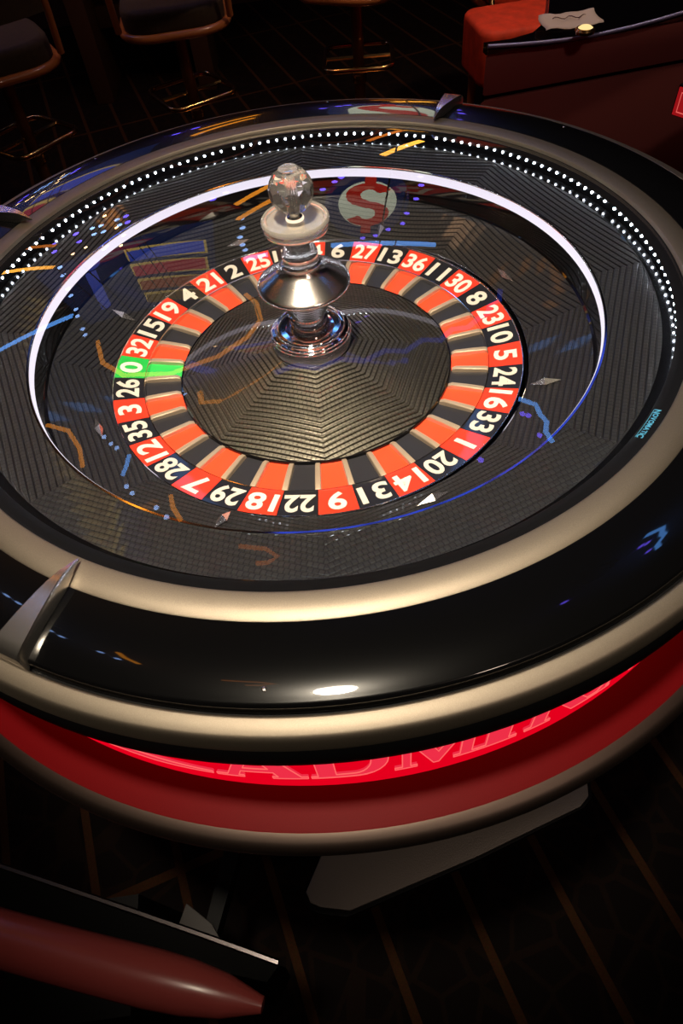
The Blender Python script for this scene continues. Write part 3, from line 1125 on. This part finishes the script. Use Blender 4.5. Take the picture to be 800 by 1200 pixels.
bar = []
for k in range(15):
    t = k / 14
    p = L0.lerp(L1, t)
    n2 = Vector((L1.y - L0.y, -(L1.x - L0.x))).normalized()
    p = p + n2 * (0.006 * math.sin(PI * t))
    bar.append(P2(p.x, p.y, 0.60))
tube('padded_bar', bar, [0.029] * 12 + [0.027, 0.021, 0.008], mat('vinyl_red_glow_tint', (0.26, 0.045, 0.040), 0.30, coat=0.3, coat_rough=0.2), pc, 16)  # vinyl colour reddened to carry the band's red glow
bead = [(x + 0.02, y + 0.072 - 0.036 * (k / 14) ** 2, z + 0.006) for k, (x, y, z) in enumerate(bar)]
tube('bead_edge', bead, 0.0035, mat('dark_bead', (0.20, 0.18, 0.18), 0.25, 1.0), pc, 6)
shell_v, shell_f = [], []
for k, (x, y, z) in enumerate(bar):
    q_ = 0.036 * (k / 14) ** 2
    shell_v += [(x + 0.005, y + 0.02, z + 0.0), (x + 0.02, y + 0.070 - q_, z + 0.004), (x + 0.02, y + 0.070 - q_, z - 0.05), (x + 0.01, y + 0.03, z - 0.16), (x - 0.01, y + 0.0, z - 0.16)]
for i in range(14):
    for k in range(5):
        l = (k + 1) % 5
        shell_f.append((i * 5 + k, (i + 1) * 5 + k, (i + 1) * 5 + l, i * 5 + l))
shell_f += [(0, 1, 2, 3, 4), tuple(70 + k for k in (4, 3, 2, 1, 0))]
mesh_obj('shell', shell_v, shell_f, mat('shell_black', (0.0015, 0.0015, 0.0015), 0.4, spec=0.05), pc, 40)
mesh_obj('column', *box_data(-0.12, 0.06, -0.02, 0.12, 0.0, 0.43), M['black_matte'], pc)

# metal footrest plates standing out from the pedestal
M['plate'] = mat('grey_tread_plate', (0.28, 0.25, 0.22), 0.5, 0.3, bump=0.3, bscale=420)
poly = [(-0.128, -0.515), (-0.122, -0.530), (-0.1076, -0.5374), (-0.0633, -0.5471), (0.1419, -0.4982), (0.3183, -0.4485), (0.336, -0.435), (0.3416, -0.4122), (0.30, -0.32), (-0.06, -0.40)]
fp = bevel(mesh_obj('footrest', *prism_data(poly, -0.606, -0.600), M['plate'], T), 0.002)
fp['label'] = 'grey metal tread plate of the footrest'
rim2 = [(0.0 + (x - 0.1) * 1.03 + 0.1, (y + 0.42) * 1.06 - 0.42) for x, y in poly]
bevel(mesh_obj('support', *prism_data(rim2, -0.622, -0.6065), M['black_matte'], fp), 0.003)
for x in (0.0, 0.2):
    mesh_obj('strut', *prism_data([(x, -0.46), (x + 0.03, -0.45), (x + 0.03, -0.20), (x, -0.20)], -0.66, -0.6225), M['black_matte'], fp)
fq = bevel(mesh_obj('footrest', *prism_data([(-0.330, -0.552), (-0.262, -0.590), (-0.257, -0.565), (-0.272, -0.540), (-0.312, -0.508)], -0.606, -0.600), mat('plate_beam_dimmed', (0.05, 0.044, 0.04), 0.6), T), 0.002)  # plate colour darkened here to offset the downlight beam
mesh_obj('strut', *prism_data([(-0.29, -0.560), (-0.272, -0.570), (-0.16, -0.24), (-0.19, -0.22)], -0.64, -0.606), M['black_matte'], fq)

# ------------------------------------------------------------------ ceiling downlight housing over the wheel
dl = empty('downlight_or_fill', (LAMP[0], LAMP[1], LAMP[2]))
tag(dl, 'warm white downlight mirrored as the bright spot on the front rim', 'lamp')
lathe('housing', [(0.080, -0.012), (0.095, -0.010), (0.095, 0.16), (0.0, 0.16)], M['black_matte'], dl, 32)
tube('hanger', [(0, 0, 0.16), (0, 0, 4.5 - LAMP[2])], 0.010, M['black_matte'], dl, 8)
for lp, rr, lab in (((-0.6, 1.9, 4.25), 0.16, 'unseen fill lamp added above the bar stools'), ((1.6, 1.2, 4.25), 0.16, 'unseen fill lamp added above the red chair'),
                    ((1.4, -2.2, 4.2), 0.21, 'unseen wide fill lamp added behind the camera')):
    e = empty('downlight_or_fill', lp)  # added housing round a fill lamp that stays out of view
    tag(e, lab, 'lamp')
    lathe('housing', [(rr, -0.02), (rr + 0.015, -0.02), (rr + 0.015, 0.12), (0.0, 0.12)], M['black_matte'], e, 32)
    tube('hanger', [(0, 0, 0.12), (0, 0, 4.5 - lp[2])], 0.010, M['black_matte'], e, 8)

# ------------------------------------------------------------------ neon signs that the glass cover mirrors
E_ = {
    'orange': emitter('neon_orange', (1.0, 0.33, 0.02), 4.2),
    'orange_dim': emitter('neon_orange_dim', (1.0, 0.26, 0.03), 1.6),
    'amber': emitter('neon_amber', (1.0, 0.42, 0.05), 6.0),
    'sky': emitter('neon_sky_blue', (0.12, 0.38, 1.0), 6.5),
    'blue': emitter('neon_blue', (0.06, 0.10, 1.0), 6.0),
    'blue_soft': emitter('neon_blue_soft', (0.05, 0.11, 1.0), 1.2),
    'violet': emitter('neon_violet', (0.20, 0.10, 1.0), 7.0),
    'bulb_b': emitter('bulb_pale_blue', (0.30, 0.50, 1.0), 9.0),
    'bulb_v': emitter('bulb_violet', (0.16, 0.10, 1.0), 9.0),
    'bulb_w': emitter('bulb_warm', (1.0, 0.62, 0.30), 22.0),
    'navy': emitter('sign_navy_glow', (0.02, 0.05, 0.22), 0.75),
    'cream': emitter('sign_cream_glow', (0.62, 0.66, 0.50), 3.0),
    'red': emitter('sign_red_glow', (0.55, 0.02, 0.01), 2.2),
    'b_blue': emitter('banner_blue_glow', (0.05, 0.08, 0.45), 3.0),
    'b_red': emitter('banner_red_glow', (0.40, 0.03, 0.05), 2.6),
    'b_org': emitter('banner_orange_glow', (0.40, 0.10, 0.04), 2.0),
    'b_olv': emitter('banner_olive_glow', (0.24, 0.14, 0.03), 2.0),
    'gold': emitter('banner_gold_edge', (0.60, 0.42, 0.12), 2.8),
}
YS = 3.2


def sc(p, s):
    """same direction from the wheel, nearer by the factor s"""
    return (p[0] * s, p[1] * s, 1.08 + (p[2] - 1.08) * s)


def hanger(parent, x, z0):
    tube('hanger', [(x, 0.03, z0), (x, 0.03, 4.5 - parent.location.z)], 0.008, M['black_matte'], parent, 6)


# dollar emblem
ds = empty('dollar_sign', (0.56, YS, 2.42))
tag(ds, 'glowing red dollar emblem on a cream disc, mirrored in the glass', 'sign')


def oval(rx, rz, n=40):
    return [(rx * math.cos(2 * PI * k / n), rz * math.sin(2 * PI * k / n)) for k in range(n)]


def xz_prism(poly, y0, y1):
    n = len(poly)
    v = [(x, y0, z) for x, z in poly] + [(x, y1, z) for x, z in poly]
    f = [tuple(range(n)), tuple(range(2 * n - 1, n - 1, -1))] + [(i, (i + 1) % n, n + (i + 1) % n, n + i) for i in range(n)]
    return v, f


mesh_obj('backing', *xz_prism(oval(0.34, 0.62), 0.0, 0.03), E_['navy'], ds)
mesh_obj('disc', *xz_prism(oval(0.235, 0.40), -0.02, 0.0), E_['cream'], ds)
sp = []
for k in range(25):
    t = k / 24
    if t < 0.5:
        a = R(25 + 245 * (t / 0.5))
        sp.append((0.125 * math.cos(a), 0.165 + 0.155 * math.sin(a)))
    else:
        a = R(90 - 245 * ((t - 0.5) / 0.5))
        sp.append((0.125 * math.cos(a), -0.165 + 0.155 * math.sin(a)))
tube('dollar_curve', [(x, -0.045, -z) for x, z in sp], 0.058, E_['red'], ds, 8)
mesh_obj('dollar_bar', *xz_prism([(-0.04, -0.50), (0.04, -0.50), (0.04, -0.30), (-0.04, -0.30)], -0.06, -0.02), E_['red'], ds)
mesh_obj('dollar_bar', *xz_prism([(-0.04, 0.30), (0.04, 0.30), (0.04, 0.50), (-0.04, 0.50)], -0.06, -0.02), E_['red'], ds)
hanger(ds, 0.0, 0.60)

# banner board: points (pixel in the mirrored picture -> board coordinates were measured at y = 3.2)
bs = empty('banner_board', (-1.5, YS + 0.04, 2.9))
tag(bs, 'dim blue board with four stacked banners, mirrored left of the turret', 'sign')


def board(px):  # a 4-point strip given in world x, z
    return [(x + 1.5, z - 2.9) for x, z in px]


mesh_obj('backing', *xz_prism(board([(-2.25, 1.95), (-0.70, 2.35), (-0.95, 3.75), (-2.35, 3.35)]), 0.02, 0.05), E_['navy'], bs)
strips = [('b_blue', (-1.47, 2.36), (-0.84, 2.64), 0.19), ('b_red', (-1.52, 2.66), (-0.90, 2.95), 0.19), ('b_org', (-1.56, 2.97), (-0.97, 3.26), 0.17), ('b_olv', (-1.60, 3.26), (-1.04, 3.53), 0.15)]
for km, p0, p1, h in strips:
    q = board([p0, p1, (p1[0] - 0.03, p1[1] + h), (p0[0] - 0.03, p0[1] + h)])
    cxm = sum(a for a, b in q) / 4
    czm = sum(b for a, b in q) / 4
    big = [(cxm + (a - cxm) * 1.05, czm + (b - czm) * 1.22) for a, b in q]
    fr_ = mesh_obj('banner', *xz_prism(big, -0.005, 0.02), E_['gold'], bs)
    mesh_obj('banner_face', *xz_prism(q, -0.02, -0.004), E_[km], fr_)
tube('thermometer', [(-1.86 + 1.5, -0.01, 2.42 - 2.9), (-2.02 + 1.5, -0.01, 3.15 - 2.9)], 0.055, E_['b_blue'], bs, 8)
bm = bmesh.new()
bmesh.ops.create_uvsphere(bm, u_segments=16, v_segments=10, radius=0.11)
me = bpy.data.meshes.new('thermometer_bulb'); bm.to_mesh(me); bm.free(); me.materials.append(E_['b_blue'])
o = link(bpy.data.objects.new('thermometer_bulb', me), bs); o.location = (-1.82 + 1.5, -0.01, 2.28 - 2.9); o.scale = (1, 0.3, 1)
hanger(bs, 0.3, 0.75)


def neon(name, label, pts, r, key, s=1.0, hang=True):
    pts = [sc(p, s) for p in pts]
    r *= s
    e = empty(name, pts[0])
    tag(e, label, 'neon light')
    p0 = Vector(pts[0])
    tube('tube', [Vector(p) - p0 for p in pts], r, E_[key], e, 8)
    if hang:
        q = Vector(pts[len(pts) // 2]) - p0
        tube('hanger', [q, (q.x, q.y, 4.5 - pts[0][2])], 0.006, M['black_matte'], e, 5)
    return e


neon('neon_tube', 'sky blue neon tube mirrored as the streak at the left edge', [(-3.215, YS, 2.77), (-2.341, YS, 2.98)], 0.035, 'sky')
neon('neon_tube', 'long sky blue neon tube mirrored behind the turret neck', [(-0.56, YS - .05, 3.11), (1.243, YS - .05, 3.12)], 0.038, 'sky', 0.90)
neon('neon_tube', 'orange neon tube mirrored as upper streak left of the crystal finial', [(-0.477, YS, 2.15), (-0.155, YS, 1.91)], 0.028, 'orange', 0.86)
neon('neon_tube', 'orange neon tube mirrored as lower streak left of the crystal finial', [(-0.50, YS, 2.42), (-0.17, YS, 2.18)], 0.028, 'orange', 0.93)
neon('neon_tube', 'orange neon tube mirrored faintly across the far row of lights', [(0.528, YS, 1.18), (0.74, YS, 0.86)], 0.022, 'orange_dim', 0.75)
neon('neon_tube', 'bright amber neon tube mirrored below the far row of lights', [(0.635, YS, 1.516), (0.88, YS, 1.13)], 0.030, 'amber', 0.85)
neon('neon_tube', 'orange neon tube mirrored at the left edge, upper of two', [(-2.181, YS, 1.10), (-1.905, YS, 1.60)], 0.022, 'orange_dim', 0.80)
neon('neon_tube', 'amber neon tube mirrored at the left edge, lower of two', [(-2.363, YS, 1.474), (-2.055, YS, 1.968)], 0.024, 'amber', 0.90)
ZC = 4.3
neon('neon_loop', 'curved orange neon loop mirrored over the green zero', [(-2.911, 3.95, ZC), (-2.693, 3.306, ZC), (-2.293, 2.805, ZC), (-1.642, 2.493, ZC), (-1.084, 2.544, ZC),
     (-0.743, 2.776, ZC), (-0.594, 3.075, ZC), (-0.644, 3.502, ZC), (-0.776, 3.794, ZC)], 0.032, 'orange')
neon('neon_loop', 'short orange neon curve mirrored at the lower left of the bowl', [(-3.443, 2.564, ZC), (-3.026, 2.241, ZC), (-2.801, 1.869, ZC), (-2.719, 1.565, ZC)], 0.028, 'orange')
neon('neon_loop', 'small orange neon curve mirrored below the number ring', [(-1.601, 0.81, ZC), (-1.58, 0.66, ZC), (-1.504, 0.502, ZC)], 0.026, 'orange')
neon('neon_loop', 'bent orange neon curve mirrored low in the bowl', [(-0.948, 0.109, ZC), (-0.70, 0.03, ZC), (-0.603, -0.058, ZC), (-0.70, -0.10, ZC), (-0.806, -0.085, ZC)], 0.022, 'orange_dim')
neon('neon_bolt', 'jagged blue neon bolt mirrored right of the number ring', [(2.02, 1.50, ZC), (2.20, 1.44, ZC), (2.22, 1.30, ZC), (2.27, 1.22, ZC), (2.22, 1.08, ZC), (2.27, 0.95, ZC)], 0.030, 'sky')
lipc = [(2.42, 3.60), (2.317, 3.383), (2.15, 3.16), (2.049, 3.001), (1.90, 2.81), (1.72, 2.671), (1.52, 2.55), (1.338, 2.403), (1.13, 2.33), (0.915, 2.206), (0.70, 2.16), (0.465, 2.085), (0.22, 2.08), (0.0, 2.045), (-0.25, 2.07), (-0.465, 2.085)]
neon('neon_arc', 'long blue neon arc mirrored as the thin line along the front lip', [(x, y + 0.035 * (-1) ** i, ZC) for i, (x, y) in enumerate(lipc)], 0.035, 'blue_soft')
neon('neon_bolt', 'short blue neon bolt mirrored left below the number ring', [(-2.105, 1.451, ZC), (-2.13, 1.33, ZC), (-2.181, 1.207, ZC)], 0.025, 'sky', 0.93)

# single bulbs of the neon frames
bm = bmesh.new()
bmesh.ops.create_icosphere(bm, subdivisions=2, radius=1.0)
bulb_me = {}
for k in ('bulb_b', 'bulb_v', 'bulb_w'):
    me = bpy.data.meshes.new('bulb')
    bm.to_mesh(me)
    me.materials.append(E_[k])
    for p in me.polygons:
        p.use_smooth = True
    bulb_me[k] = me
bm.free()


def bulb_chain(name, label, items, r, key):
    e = empty(name, items[0])
    tag(e, label, 'light chain')
    p0 = Vector(items[0])
    tube('wire', [Vector(p) - p0 + Vector((0, 0.02, 0)) for p in items], 0.004, M['black_matte'], e, 4)
    tp = max(items, key=lambda q: q[2])
    tube('hanger', [(tp[0] - p0.x, tp[1] - p0.y + 0.02, tp[2] - p0.z), (tp[0] - p0.x, tp[1] - p0.y + 0.02, 4.5 - p0.z)], 0.004, M['black_matte'], e, 4)
    for p in items:
        o = link(bpy.data.objects.new('bulb', bulb_me[key]), e)
        o.location = Vector(p) - p0
        o.scale = (r, r, r)


bulb_chain('bulb_chain', 'chain of pale blue bulbs mirrored above the bright arc at upper left', [sc(p, .96) for p in [(-1.533, 3.2, 1.644), (-1.562, 3.2, 1.769), (-1.468, 3.2, 1.674), (-1.491, 3.2, 1.806), (-1.338, 3.2, 1.704), (-1.352, 3.2, 1.818)]], 0.022, 'bulb_b')
bulb_chain('bulb_chain', 'descending chain of pale blue bulb pairs mirrored at the left', [sc(p, .97) for p in [(-2.004, 3.2, 2.031), (-2.047, 3.2, 2.196), (-2.13, 3.2, 2.476), (-2.174, 3.2, 2.617), (-2.264, 3.2, 2.901), (-2.318, 3.2, 3.038), (-2.409, 3.2, 3.321), (-2.453, 3.2, 3.459)]], 0.026, 'bulb_b')
bulb_chain('bulb_chain', 'chain of violet bulb pairs mirrored at the upper left', [sc(p, .94) for p in [(-1.87, 3.2, 1.555), (-1.915, 3.2, 1.7), (-1.668, 3.2, 1.59), (-1.703, 3.2, 1.765), (-1.268, 3.2, 1.71), (-1.29, 3.2, 1.833)]], 0.024, 'bulb_v')
bulb_chain('bulb_chain', 'short chain of pale blue bulbs mirrored left of the turret', [sc(p, .98) for p in [(-0.462, 3.2, 2.416), (-0.48, 3.2, 2.582), (-0.527, 3.2, 2.734), (-0.529, 3.2, 2.878), (-0.523, 3.2, 2.978)]], 0.026, 'bulb_b')
bulb_chain('bulb_chain', 'ring of violet bulbs mirrored round the dollar emblem', [sc(p, .97) for p in [(0.205, 3.2, 2.131), (0.296, 3.2, 2.008), (0.346, 3.2, 1.937), (0.94, 3.2, 1.912), (0.966, 3.2, 2.071), (0.957, 3.2, 2.327), (0.909, 3.2, 2.596), (0.892, 3.2, 2.783), (0.773, 3.2, 2.895), (0.664, 3.2, 3.002), (0.548, 3.2, 3.041)]], 0.024, 'bulb_v')
bulb_chain('bulb_chain', 'pair of violet bulbs mirrored left of the finial', [sc(p, .80) for p in [(-0.638, 3.2, 1.948), (-0.523, 3.2, 1.889)]], 0.024, 'bulb_v')
bulb_chain('bulb_chain', 'chain of pale blue bulbs mirrored low at the left of the bowl', [(-2.449, 1.869, 4.3), (-2.343, 1.724, 4.3), (-2.257, 1.628, 4.3), (-2.114, 1.077, 4.3), (-2.041, 0.97, 4.3), (-1.765, 0.716, 4.3), (-1.657, 0.581, 4.3)], 0.028, 'bulb_b')
bulb_chain('bulb_chain', 'chain of violet bulbs mirrored right of the number ring', [(2.005, 1.294, 4.3), (2.07, 1.277, 4.3), (2.134, 1.03, 4.3), (1.414, 0.708, 4.3)], 0.032, 'bulb_v')
WARM = [(-1.667, 2.9, 1.844), (-1.554, 2.9, 1.848), (-1.461, 2.9, 2.024), (-1.428, 2.9, 2.0), (-1.338, 2.9, 2.089), (-1.265, 2.9, 1.945), (-1.266, 2.9, 1.769), (-1.267, 2.9, 1.478)]
bulb_chain('bulb_chain', 'chain of warm bulbs mirrored in the black rim at far left', WARM, 0.015, 'bulb_w')
